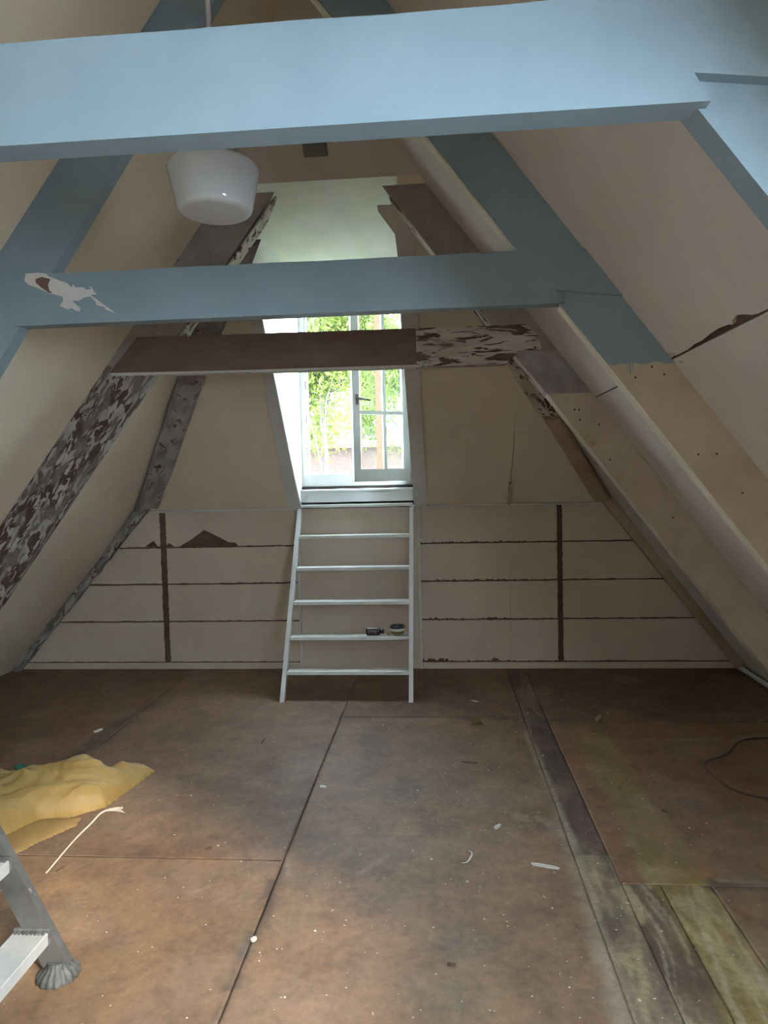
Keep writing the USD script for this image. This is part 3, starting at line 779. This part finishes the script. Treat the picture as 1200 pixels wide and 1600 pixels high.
# things on the second tread
ty, tz = tread
tz += .0008
AMBER = plain('dark_brown_glass', (.020, .012, .010), .12, 0, .6)
LABELP = plain('grey_label', (.085, .080, .078), .12, .0, .8)
bx = Yp(586, 985, ty + .03)[0]
b = thing('bottle', 'small dark brown bottle lying on its side on the steps, with a grey label', 'bottle', loc=(bx, ty + .03, tz))
bd_ = obj('body', lathe([(0, -.056), (.020, -.056), (.0245, -.050), (.0245, .020), (.021, .030), (.012, .036), (.012, .044), (0, .044)], (bx, ty + .03, tz + .0245), 28, 'x'), AMBER, b, smooth=35)
obj('label_band', lathe([(.0246, -.046), (.0251, -.046), (.0251, .012), (.0246, .012)], (bx, ty + .03, tz + .0252), 28, 'x'), LABELP, bd_, smooth=35, label='grey shiny label')
obj('cap', lathe([(0, -.008), (.0135, -.008), (.0135, .008), (0, .008)], (bx + .05, ty + .03, tz + .0245), 20, 'x'), plain('black_cap', (.012, .012, .012), .4), b, smooth=35)
cx = Yp(607.5, 990, ty + .025)[0]
CORK = mottled('cork', (.33, .24, .14), (.45, .35, .22), 60, .8, 200, .3)
b = thing('cork', 'small cork stopper on the steps, between bottle and glass bowl', 'cork', loc=(cx, ty + .025, tz))
obj('plug', lathe([(0, 0), (.0105, 0), (.0120, .002), (.0130, .028), (.0115, .030), (0, .030)], (cx, ty + .025, tz), 20), CORK, b, smooth=35)
gx = Yp(621, 985, ty + .035)[0]
YGLASS = M('olive_glass', {'p': ('principled_bsdf', {'base_color': (.42, .36, .12), 'roughness': .08, 'transmission_weight': .55, 'ior': 1.45})}, [])
b = thing('glass_bowl', 'small olive glass bowl with dark rim on the steps, next to the right stile', 'bowl', loc=(gx, ty + .035, tz))
cy_ = (gx, ty + .035, tz)
bd_ = obj('body', lathe([(0, 0), (.026, 0), (.034, .006), (.044, .026), (.047, .046), (.044, .046), (.040, .026), (.030, .010), (0, .006)], cy_, 32), YGLASS, b, smooth=35)
obj('white_band', lathe([(.0452, .030), (.0462, .030), (.0482, .046), (.0474, .046)], cy_, 32), plain('white_band', (.70, .69, .64), .4), bd_, smooth=35)
obj('rim', lathe([(.043, .046), (.0485, .046), (.0495, .050), (.0485, .060), (.0440, .060), (.0425, .052)], cy_, 32), plain('dark_rim', (.035, .04, .03), .35), bd_, smooth=35)

# ------------------------------------------------------------------ hanging lamp
lx, ly = -.545, -3.1
lamp = thing('pendant_lamp', 'white opal glass pendant lamp hanging on a thin rod below the nearest blue beam', 'lamp', loc=(lx, ly, 2.0))
OPAL = M('opal_glass', {'p': ('principled_bsdf', {'base_color': (.47, .47, .475), 'roughness': .10, 'subsurface_weight': .2, 'subsurface_scale': .02, 'subsurface_radius': (1, 1, 1), 'specular_ior_level': .5})}, [])
zt = 2.148
prof = [(0, 2.004), (.04, 2.0045), (.074, 2.0065), (.0825, 2.0085), (.0885, 2.0125), (.0925, 2.0195), (.0945, 2.028), (.0985, 2.050), (.104, 2.080), (.1095, 2.108), (.1125, 2.122), (.1135, 2.131), (.1115, 2.140), (.105, 2.149), (.092, 2.158), (.070, 2.166), (.045, 2.171), (.035, 2.173), (0, 2.173)]
prof = [(r, 2.143 + (z - 2.150) * .84) for r, z in prof]
obj('shade', lathe(prof, (lx, ly, 0), 72), OPAL, lamp, smooth=40, label='tapered opal glass shade')
CHROME = plain('chrome', (.75, .75, .73), .15, 1.0)
obj('holder', lathe([(0, 2.155), (.040, 2.155), (.044, 2.160), (.044, 2.184), (.036, 2.196), (.016, 2.202), (.012, 2.23), (0, 2.23)], (lx, ly, 0), 32), CHROME, lamp, smooth=35, label='chrome holder')
obj('rod', tube([(lx, ly, 2.2), (lx, ly, 2.8), (lx, ly, ZR - .01)], .0065, 12), GREYWOOD, lamp, smooth=True)

# small grey block on the hip slope above the dormer
q0 = np.array([-.545, -(2.91 - K) / HS, 2.91])
bl = thing('junction_box', 'small dark grey box fixed on the sloping ceiling above the window', 'box', loc=q0)
DG = plain('dark_grey_plastic', (.17, .17, .16), .6)
obj('housing', ext(sbox(-.600, 2.893, -.492, 2.935), on_hip, -.030, -.004), DG, bl)
obj('base_plate', ext(sbox(-.604, 2.889, -.488, 2.939), on_hip, -.006, 0), DG, bl)

# ------------------------------------------------------------------ yellow bag on the floor
def W(px, py, z=0.0): return tuple(Zp(px, py, z)[:2])


YEL = M('yellow_fabric', {'g': ('geometry', {}), 'n': ('noise_texture', {'scale': 9.0, 'detail': 5.0}), 'r': ('rgb_ramp', {'ramp': [(0, (.27, .165, .046)), (.4, (.32, .20, .060)), (.65, (.38, .25, .085)), (1, (.42, .29, .12))]}),
                        'w': ('wave_texture', {'scale': 160.0, 'distortion': 1.0}), 'b': ('bump', {'strength': .12, 'distance': .002}),
                        'p': ('principled_bsdf', {'roughness': .55, 'specular_ior_level': .35, 'sheen_weight': .05})},
        [('g.position', 'n.vector'), ('n.fac', 'r.fac'), ('r.color', 'p.base_color'), ('g.position', 'w.vector'), ('w.fac', 'b.height'), ('b.normal', 'p.normal')])
bag = thing('cloth_sack', 'crumpled yellow fabric sack lying on the floor at the left edge', 'sack', loc=(-1.95, -2.0, 0))
outline = [W(241, 1207), W(225, 1219), W(196, 1240), W(165, 1262), W(120, 1276), W(60, 1288), W(0, 1318), W(-90, 1365), W(-170, 1350), W(-160, 1270), W(-60, 1235), W(20, 1228), W(80, 1222), W(140, 1212), W(168, 1212), W(185, 1207), W(215, 1203)]


def cloth(outline, hfun, step=.007, base=.004):
    P = Polygon(outline).buffer(.012).buffer(-.010)
    b = P.bounds
    nx, ny = int((b[2] - b[0]) / step) + 3, int((b[3] - b[1]) / step) + 3
    xs_, ys_ = b[0] - step + step * np.arange(nx), b[1] - step + step * np.arange(ny)
    X, Y = np.meshgrid(xs_, ys_, indexing='ij')
    import shapely
    pts = shapely.points(X.ravel(), Y.ravel())
    ins = shapely.contains(P, pts).reshape(X.shape)
    dist = shapely.distance(P.exterior, pts).reshape(X.shape)
    H = np.where(ins, hfun(X, Y, dist), 0)
    idx = -np.ones(X.shape, int); idx[ins] = np.arange(ins.sum())
    V = np.stack([X[ins], Y[ins], base + H[ins]], -1)
    c = ins[:-1, :-1] & ins[1:, :-1] & ins[1:, 1:] & ins[:-1, 1:]
    q = np.stack([idx[:-1, :-1][c], idx[1:, :-1][c], idx[1:, 1:][c], idx[:-1, 1:][c]], -1)
    Fs = np.vstack([q[:, [0, 1, 2]], q[:, [0, 2, 3]]])
    m = trimesh.Trimesh(V, Fs, process=False)
    e = m.edges_sorted; 
    ed = m.edges
    key = {}
    for a_, b_ in map(tuple, ed):
        key[(a_, b_)] = 1
    bd = [(a_, b_) for (a_, b_) in key if (b_, a_) not in key]
    ring = sorted({a_ for a_, b_ in bd} | {b_ for a_, b_ in bd})
    mp = {r: len(V) + i for i, r in enumerate(ring)}
    low = V[ring].copy(); low[:, 2] = .001
    sides = []
    for a_, b_ in bd:
        sides += [(b_, a_, mp[a_]), (b_, mp[a_], mp[b_])]
    m2 = trimesh.Trimesh(np.vstack([V, low]), np.vstack([Fs, sides]), process=False)
    return m2


ax0, ax1 = np.array(W(241, 1207)), np.array(W(-40, 1290))
axd = (ax1 - ax0) / np.linalg.norm(ax1 - ax0); axn = np.array([-axd[1], axd[0]])


def sack_h(X, Y, d):
    s = (X - ax0[0]) * axd[0] + (Y - ax0[1]) * axd[1]
    n = (X - ax0[0]) * axn[0] + (Y - ax0[1]) * axn[1]
    q = np.stack([s * 3.0, n * 4.0, X * 0], -1)
    w = meshkit.fbm(q, 3, 3)

    def ridge(a, b, k, sharp):
        v = meshkit.noise(np.stack([s * a + w * 2.0, n * b + w * 3.0, X * 0 + k], -1), k)
        return (1 - np.abs(2 * v - 1)) ** sharp
    big = meshkit.noise(np.stack([s * 3.2, n * 5.0, X * 0], -1), 5)
    env = 1 - np.exp(-(d + .004) / .055)
    grow = sm(s, -.05, .35)
    h = .014 + (.018 + .060 * grow) * (.35 + .85 * big) + .050 * ridge(3.2, 8.0, 8, 2.2) * (.35 + .8 * grow) + .028 * ridge(6.5, 15.0, 12, 2.5) + .010 * ridge(14, 30, 17, 2.0)
    rim = .008 * np.exp(-((d - .022) / .012) ** 2)
    from scipy.ndimage import gaussian_filter
    h = gaussian_filter(h, 2.0)
    low = (1 - np.exp(-d / .045))
    return low * (h + .024 * ridge(8, 17, 21, 2.2) * (.4 + .7 * grow) + .009 * ridge(18, 40, 23, 2.0)) + .0015


obj('upper_cloth', cloth(outline, sack_h), YEL, bag, smooth=True)
under = [W(128, 1280), W(118, 1292), W(60, 1318), W(10, 1343), W(-80, 1390), W(-150, 1380), W(-150, 1330), W(0, 1300), W(70, 1280)]
YDARK = mottled('yellow_lining', (.27, .165, .055), (.33, .21, .08), 9, .7, 120, .2, .3)
obj('lower_flap', cloth(under, lambda X, Y, d: (1 - np.exp(-d / .02)) * (.012 + .010 * meshkit.noise(np.stack([X * 9, Y * 9, X * 0], -1), 6)), .008, .002), YDARK, bag, smooth=True, label='duller lower layer of the sack')
g0 = Zp(32, 1201, .05)
obj('tag', hull([np.array(p) for p in [Zp(21, 1197, .055), Zp(34, 1193, .06), Zp(43, 1197, .05), Zp(38, 1203, .045), Zp(21, 1197, .058), Zp(34, 1193, .063), Zp(43, 1197, .053), Zp(38, 1203, .048), Zp(40, 1215, .02), Zp(36, 1215, .02)]]), plain('green_tag', (.03, .16, .11), .5), bag, label='green tag')

# ------------------------------------------------------------------ aluminium folding ladder at the left edge
ALU = mottled('dull_aluminium', (.080, .077, .073), (.13, .126, .118), 14, .42, 80, .15, .6, dirt=((.62, .60, .55), 22.0, .66))
TREADP = mottled('tread_grey', (.44, .44, .42), (.52, .51, .48), 20, .5, 90, .2, .4)
RUB = mottled('rubber_grey', (.06, .06, .058), (.15, .148, .14), 40, .6, 120, .3, .4)
al = thing('folding_ladder', 'grey aluminium folding ladder with ribbed foot, cut off by the left edge', 'ladder', loc=(-1.06, -3.07, 0))
fx, fy = -1.062, -3.075
lean = np.array([-.50, 0.0, 1.0])              # rails lean away to the left
lz_ = lambda z, yy: np.array([fx, yy, 0]) + lean * z


def rail(yy, z1, x_off=0.0, slope=-.50):
    a, b_ = np.array([fx + x_off, yy, .03]), np.array([fx + x_off + slope * z1, yy, z1])
    e = (b_ - a) / np.linalg.norm(b_ - a); s = np.cross(e, (0, 1, 0))
    prof = Polygon([(-.034, -.013), (.034, -.013), (.034, .013), (.026, .013), (.026, -.004), (-.026, -.004), (-.026, .013), (-.034, .013)])
    return ext(prof, lambda u, v, t: a + np.multiply.outer(u, s) + np.multiply.outer(v, np.array([0, 1.0, 0])) + np.multiply.outer(t * np.linalg.norm(b_ - a), e), 0, 1)


def ribbed_foot(cx, cy):
    m = lathe([(0, .0), (.051, .0), (.055, .005), (.053, .013), (.044, .026), (.031, .036), (.027, .050), (0, .050)], (0, 0, 0), 72)
    v = m.vertices
    th = np.arctan2(v[:, 1], v[:, 0]); r = np.hypot(v[:, 0], v[:, 1])
    k = 1 + .06 * np.cos(th * 16) * (r > .03)
    v = v * np.column_stack([k, k, np.ones(len(v))])
    m.vertices = v
    m.apply_translation((cx, cy, 0))
    return m


Wd = .42
for yy in (fy, fy - Wd):
    rl_ = obj('rail', rail(yy, 1.55), ALU, al)
    obj('foot', ribbed_foot(fx - .004, yy), RUB, rl_, smooth=50, label='ribbed rubber foot')
for k in range(7):
    z = .135 + .200 * k
    xc = fx + lean[0] * z
    y0, y1 = fy - Wd + .012, fy - .008
    tr_ = obj('tread', cat(box(xc - .045, xc + .048, y0, y1, z - .006, z, .002), box(xc + .040, xc + .050, y0, y1, z - .034, z + .001, .002), box(xc - .048, xc - .040, y0, y1, z - .028, z + .001, .002)), TREADP, al)
    tm = [box(xc - .050, xc + .054, fy - .020, fy - .006, z - .040, z + .010, .003)]
    for j in range(8):
        tm.append(box(xc - .042 + j * .0115, xc - .036 + j * .0115, fy - .030, fy - .018, z - .001, z + .007, .001))
    obj('tread_cap', cat(*tm), RUB, tr_)
for yy in (fy, fy - Wd):
    rl_ = obj('rear_leg', rail(yy, 1.5, -1.25, .27), ALU, al)
    obj('foot', ribbed_foot(fx - 1.25, yy), RUB, rl_, smooth=50)
obj('rear_brace', tube([(fx - 1.174, fy, .28), (fx - 1.174, fy - Wd, .28)], .012), ALU, al, smooth=True)
obj('top_platform', box(fx - .86, fx - .70, fy - Wd, fy, 1.50, 1.54, .006), TREADP, al)

# ------------------------------------------------------------------ litter on the floor
STRING = mottled('pale_string', (.62, .54, .46), (.70, .62, .54), 40, .8, 100, .3)
pts = [(*W(a, b_), .004) for a, b_ in ((72, 1366), (84, 1352), (104, 1328), (128, 1302), (148, 1282), (163, 1269), (176, 1265), (192, 1264))]
s = thing('string', 'pale flat string lying on the floor, in front of the yellow sack', 'string', loc=pts[0])
obj('strand', tube(spline(pts, 60), np.linspace(.003, .0045, 60), 8), STRING, s, smooth=True)
obj('frayed_end', cat(*[tube(spline([(*W(160, 1270), .005), (*W(174, 1266 + k), .006), (*W(186 + 3 * k, 1263 + 2.5 * k), .002)], 12), .0018, 6) for k in range(4)]), STRING, s, smooth=True)
CABLE = plain('brown_cable', (.075, .048, .036), .5)
pts = [(*W(a, b_), .005) for a, b_ in ((1290, 1150), (1240, 1152), (1200, 1154), (1160, 1158), (1143, 1172), (1126, 1184), (1106, 1190), (1101, 1197), (1112, 1210), (1132, 1227), (1165, 1242), (1200, 1249), (1260, 1258), (1330, 1262))]
s = thing('cable', 'thin brown cable looped on the floor at the right edge', 'cable', loc=pts[3])
obj('cord', tube(spline(pts, 120), .0042, 8), CABLE, s, smooth=True)

LEAF = mottled('dry_leaf', (.12, .07, .025), (.24, .15, .06), 40, .7, 120, .4)
c = np.array([*W(745, 1134), 0])
s = thing('dry_leaf', 'crumpled dry brown leaf on the floor, right of the white steps', 'leaf', loc=c)
rg = np.random.default_rng(3)
lv = []
for k in range(6):
    th = k * 1.05 + .3
    a = c + np.array([math.cos(th) * .036, math.sin(th) * .036, .006 + .022 * (k % 3) / 2])
    b_ = c + np.array([math.cos(th + .6) * .022, math.sin(th + .6) * .022, .030 - .008 * (k % 2)])
    lv.append(hull([c + (0, 0, .004), c + (.004, .003, .020), a, a + (.002, .001, .003), b_, b_ + (0, .002, .003)]))
obj('blade', cat(*lv), LEAF, s)
obj('stalk', tube(spline([c + (0, 0, .010), c + (.03, -.012, .020), c + (.045, -.026, .003)], 10), .0014, 6), LEAF, s)


def sliver(name, label, category, a, b_, w, hgt, mat, group=None):
    a, b_ = np.array([*W(*a), 0]), np.array([*W(*b_), 0])
    d = b_ - a; n = np.array([-d[1], d[0], 0]) / np.linalg.norm(d)
    t_ = thing(name, label, category, loc=a)
    obj('piece', hull([p + n * k * w / 2 * f + (0, 0, z) for p, f in ((a, .5), (a + d * .25, 1), (a + d * .8, .9), (b_, .4)) for k in (-1, 1) for z in (.0005, hgt)]), mat, t_)


WOODD = mottled('splinter_wood', (.09, .055, .04), (.16, .10, .07), 30, .8, 100, .3)
CHIP = mottled('paint_chip', (.56, .50, .43), (.66, .60, .53), 30, .8, 100, .2)
sliver('wood_splinter', 'dark wood splinter lying on the floor below the dry leaf', 'splinter', (722, 1191), (745, 1193), .006, .005, WOODD)
sliver('wood_splinter', 'short brown splinter left of the long floor seam, in front of the sack', 'splinter', (321, 1328), (332, 1325), .008, .006, WOODD)
sliver('wood_splinter', 'dark wood splinter near the bottom edge, right of centre', 'splinter', (699, 1508), (712, 1510), .008, .007, WOODD)
sliver('wood_splinter', 'brown splinter on the dark floor behind the yellow sack, right of it', 'splinter', (409, 1162), (414, 1155), .007, .006, WOODD)
sliver('wood_splinter', 'dark splinter on the floor right of the yellow stained band', 'splinter', (1034, 1267), (1044, 1270), .009, .006, WOODD)
sliver('wood_splinter', 'thin dark splinter lying below the loose string, nearest the ladder', 'splinter', (88, 1362), (101, 1354), .004, .003, WOODD)
sliver('plaster_strip', 'white strip of filler on the floor left of the old plank', 'strip', (830, 1350), (874, 1358), .018, .004, CHIP)
sliver('paint_chip', 'white paint chip beside the long floor seam', 'paint chip', (500, 1229), (509, 1231), .018, .005, CHIP)
sliver('paint_chip', 'white triangular paint chip right of the floor centre', 'paint chip', (773, 1296), (782, 1290), .016, .007, CHIP)
sliver('paint_chip', 'pale paint chip lying on the seam, above the dark smudge', 'paint chip', (393, 1472), (400, 1466), .016, .006, CHIP)
sliver('paint_chip', 'curled white paint chip behind the yellow sack on the dark floor', 'paint chip', (147, 1145), (160, 1140), .016, .009, CHIP)
sliver('paint_chip', 'white paint chip on the floor beside the right foot of the steps', 'paint chip', (736, 1095), (748, 1097), .014, .004, CHIP)
sliver('cork_piece', 'small tan stub on the floor below the right part of the low wall', 'stub', (931, 1127), (938, 1121), .018, .016, CORK)
arc = [(*W(a, b_), .004) for a, b_ in ((721, 1350), (729, 1349), (735, 1342), (737, 1334), (733, 1331))]
s = thing('paint_curl', 'curled white paint shaving on the open floor, right of the long seam', 'shaving', loc=arc[0])
obj('curl', tube(spline(arc, 24), np.concatenate([np.linspace(.001, .004, 12), np.linspace(.004, .0015, 12)]), 8), CHIP, s, smooth=True)

rg = np.random.default_rng(17)
fk = []
for k in range(560):
    x, y = rg.uniform(-1.28, 1.12), -.35 - 3.1 * rg.random() ** .8
    if rg.random() < .45:
        x = rg.normal(.1, .45)
    r = rg.choice([.0022, .003, .004, .006], p=[.45, .3, .18, .07])
    th = rg.uniform(0, 6.28, 5)
    pp = [np.array([x, y, 0]) + (math.cos(q) * r * rg.uniform(.5, 1.3), math.sin(q) * r * rg.uniform(.4, 1), z) for q in th for z in (.0008, .0024)]
    fk.append(hull(pp))
tag(obj('paint_flakes', cat(*fk), CHIP), 'scattered pale paint flakes and crumbs over the brown floor', 'paint flakes', kind='stuff')

# ------------------------------------------------------------------ outside: ground, house, tree, posts
GRASS = mottled('lawn', (.05, .08, .025), (.08, .11, .035), .6, .9, 8, .3)
gr = obj('ground', box(-30, 30, .6, 60, -6.4, -6.0), GRASS)
tag(gr, kind='structure')
hs = thing('house', 'red brick house with white gutter and grey roof beyond the tree', 'house', loc=(-2, 17, -6))
BRICK = M('brick_wall', {'tc': ('geometry', {}), 'm': ('mapping', {'mapping_type': 'point', 'rotation': (math.pi / 2, 0, 0)}), 'b': ('brick_texture', {'scale': 4.0, 'color1': (.046, .021, .015), 'color2': (.058, .028, .020), 'mortar': (.05, .04, .034), 'mortar_size': .015}), 'p': ('principled_bsdf', {'roughness': .85})},
          [('tc.position', 'm.vector'), ('m.vector', 'b.vector'), ('b.color', 'p.base_color')])
obj('wall', box(-14, 8, 17, 24, -6, 2.35), BRICK, hs)
obj('gutter', box(-14.3, 8.3, 16.6, 17.1, 2.35, 2.75, .05), WHITE, hs)
SLATE = mottled('slate', (.075, .08, .09), (.10, .105, .115), 3, .6, 20, .3)
obj('roof', ext(Polygon([(16.6, 2.75), (24.4, 2.75), (20.5, 6.2)]), on_side, -14.3, 8.3), SLATE, hs)
HPANE = plain('house_pane', (.05, .06, .07), .1)
for x in (-11, -7.5, -4.2, -1.0, 2.4, 5.4):
    f_ = obj('window', box(x - .6, x + .6, 16.95, 17.05, -.6, 1.2, .01), WHITE, hs)
    obj('pane', box(x - .5, x + .5, 16.93, 16.96, -.5, 1.1), HPANE, f_)
RUST = plain('orange_wood', (.055, .026, .015), .9, 0, .1)
for px, nm in ((560, 'slim orange-brown post outside, left one seen through the sash'), (592, 'slim orange-brown post outside, right one seen through the sash')):
    q = Yp(px, 640, 4.2)
    p = thing('wooden_post', nm, 'post', loc=(q[0], 4.2, -6))
    obj('shaft', box(q[0] - .04, q[0] + .04, 4.16, 4.24, -6, 4.3, .008), RUST, p)
    obj('cap', box(q[0] - .055, q[0] + .055, 4.145, 4.255, 4.3, 4.36, .012), RUST, p)

BARK = mottled('bark', (.045, .037, .031), (.075, .064, .054), 9, .9, 30, .6)
LEAVES = M('leaves', {'oi': ('geometry', {}), 'r': ('rgb_ramp', {'ramp': [(0, (.095, .115, .020)), (.5, (.145, .150, .034)), (1, (.20, .185, .055))]}),
                      'd': ('principled_bsdf', {'roughness': .5, 'specular_ior_level': .3}), 't': ('translucent_bsdf', {}), 'm': ('mix_closure', {'fac': .5})},
           [('oi.random_per_island', 'r.fac'), ('r.color', 'd.base_color'), ('r.color', 't.color'), ('d.BSDF', 'm.closure1'), ('t.BSDF', 'm.closure2')], surface='m.closure')


def tree(base, height, seed, spread, nleaf, label, start):
    rg = np.random.default_rng(seed)
    t_ = thing('tree', label, 'tree', loc=base)
    wood, tips = [], []

    def grow(p, d, r, L, lev):
        n = 7
        pts_ = [p]
        for _ in range(n):
            d = d + rg.normal(0, .10, 3) + np.array([0, 0, .04]); d /= np.linalg.norm(d)
            pts_.append(pts_[-1] + d * L / n)
        wood.append(tube(np.array(pts_), np.linspace(r, r * .55, n + 1), 7))
        if lev >= 2:
            tips.extend(pts_[2:])
        if lev < 4:
            for k in range(3 if lev else 4):
                q = pts_[-1] if k < 2 else pts_[rg.integers(3, n)]
                dd = d + rg.normal(0, spread, 3); dd /= np.linalg.norm(dd)
                grow(q, dd, r * .55, L * rg.uniform(.55, .8), lev + 1)
    b = np.array(base, float)
    trunk = spline([b, b + (0.05, 0, start * .5), b + (-.03, .05, start)], 8)
    wood.append(tube(trunk, np.linspace(.10, .040, 8), 9))
    grow(trunk[-1], np.array([.05, 0, 1.0]), .038, height * .30, 0)
    obj('branches', cat(*wood), BARK, t_, smooth=40)
    tips = np.array(tips)
    c_ = tips[rg.integers(0, len(tips), nleaf)] + rg.normal(0, .16, (nleaf, 3))
    a = rg.normal(size=(nleaf, 3)); a /= np.linalg.norm(a, axis=1, keepdims=True)
    b2 = np.cross(a, rg.normal(size=(nleaf, 3))); b2 /= np.linalg.norm(b2, axis=1, keepdims=True)
    L = rg.uniform(.035, .075, (nleaf, 1)); w = L * .34
    nn = np.cross(a, b2) * L * .12
    V = np.stack([c_ - a * L, c_ + b2 * w + nn, c_ + a * L, c_ - b2 * w + nn], 1).reshape(-1, 3)
    i = np.arange(nleaf)[:, None] * 4
    Fs = np.vstack([i + (0, 1, 2), i + (0, 2, 3)])
    p = obj('foliage', trimesh.Trimesh(V, Fs, process=False), LEAVES, t_)
    p.SetCustomDataByKey('kind', 'stuff')


q = Yp(512, 745, 5.5)
tree((q[0], 5.5, -6), 5.0, 5, .42, 13000, 'light green tree just outside the open left half of the window', 6.7)
q = Yp(640, 745, 9.5)
tree((q[0] + .2, 9.5, -6), 5.6, 11, .5, 15000, 'green tree farther off, seen through the glass of the sash', 6.6)
q = Yp(395, 745, 13.5)
tree((q[0], 13.5, -6), 6.0, 14, .5, 9000, 'green tree standing before the brick house, behind the left window jamb', 6.6)
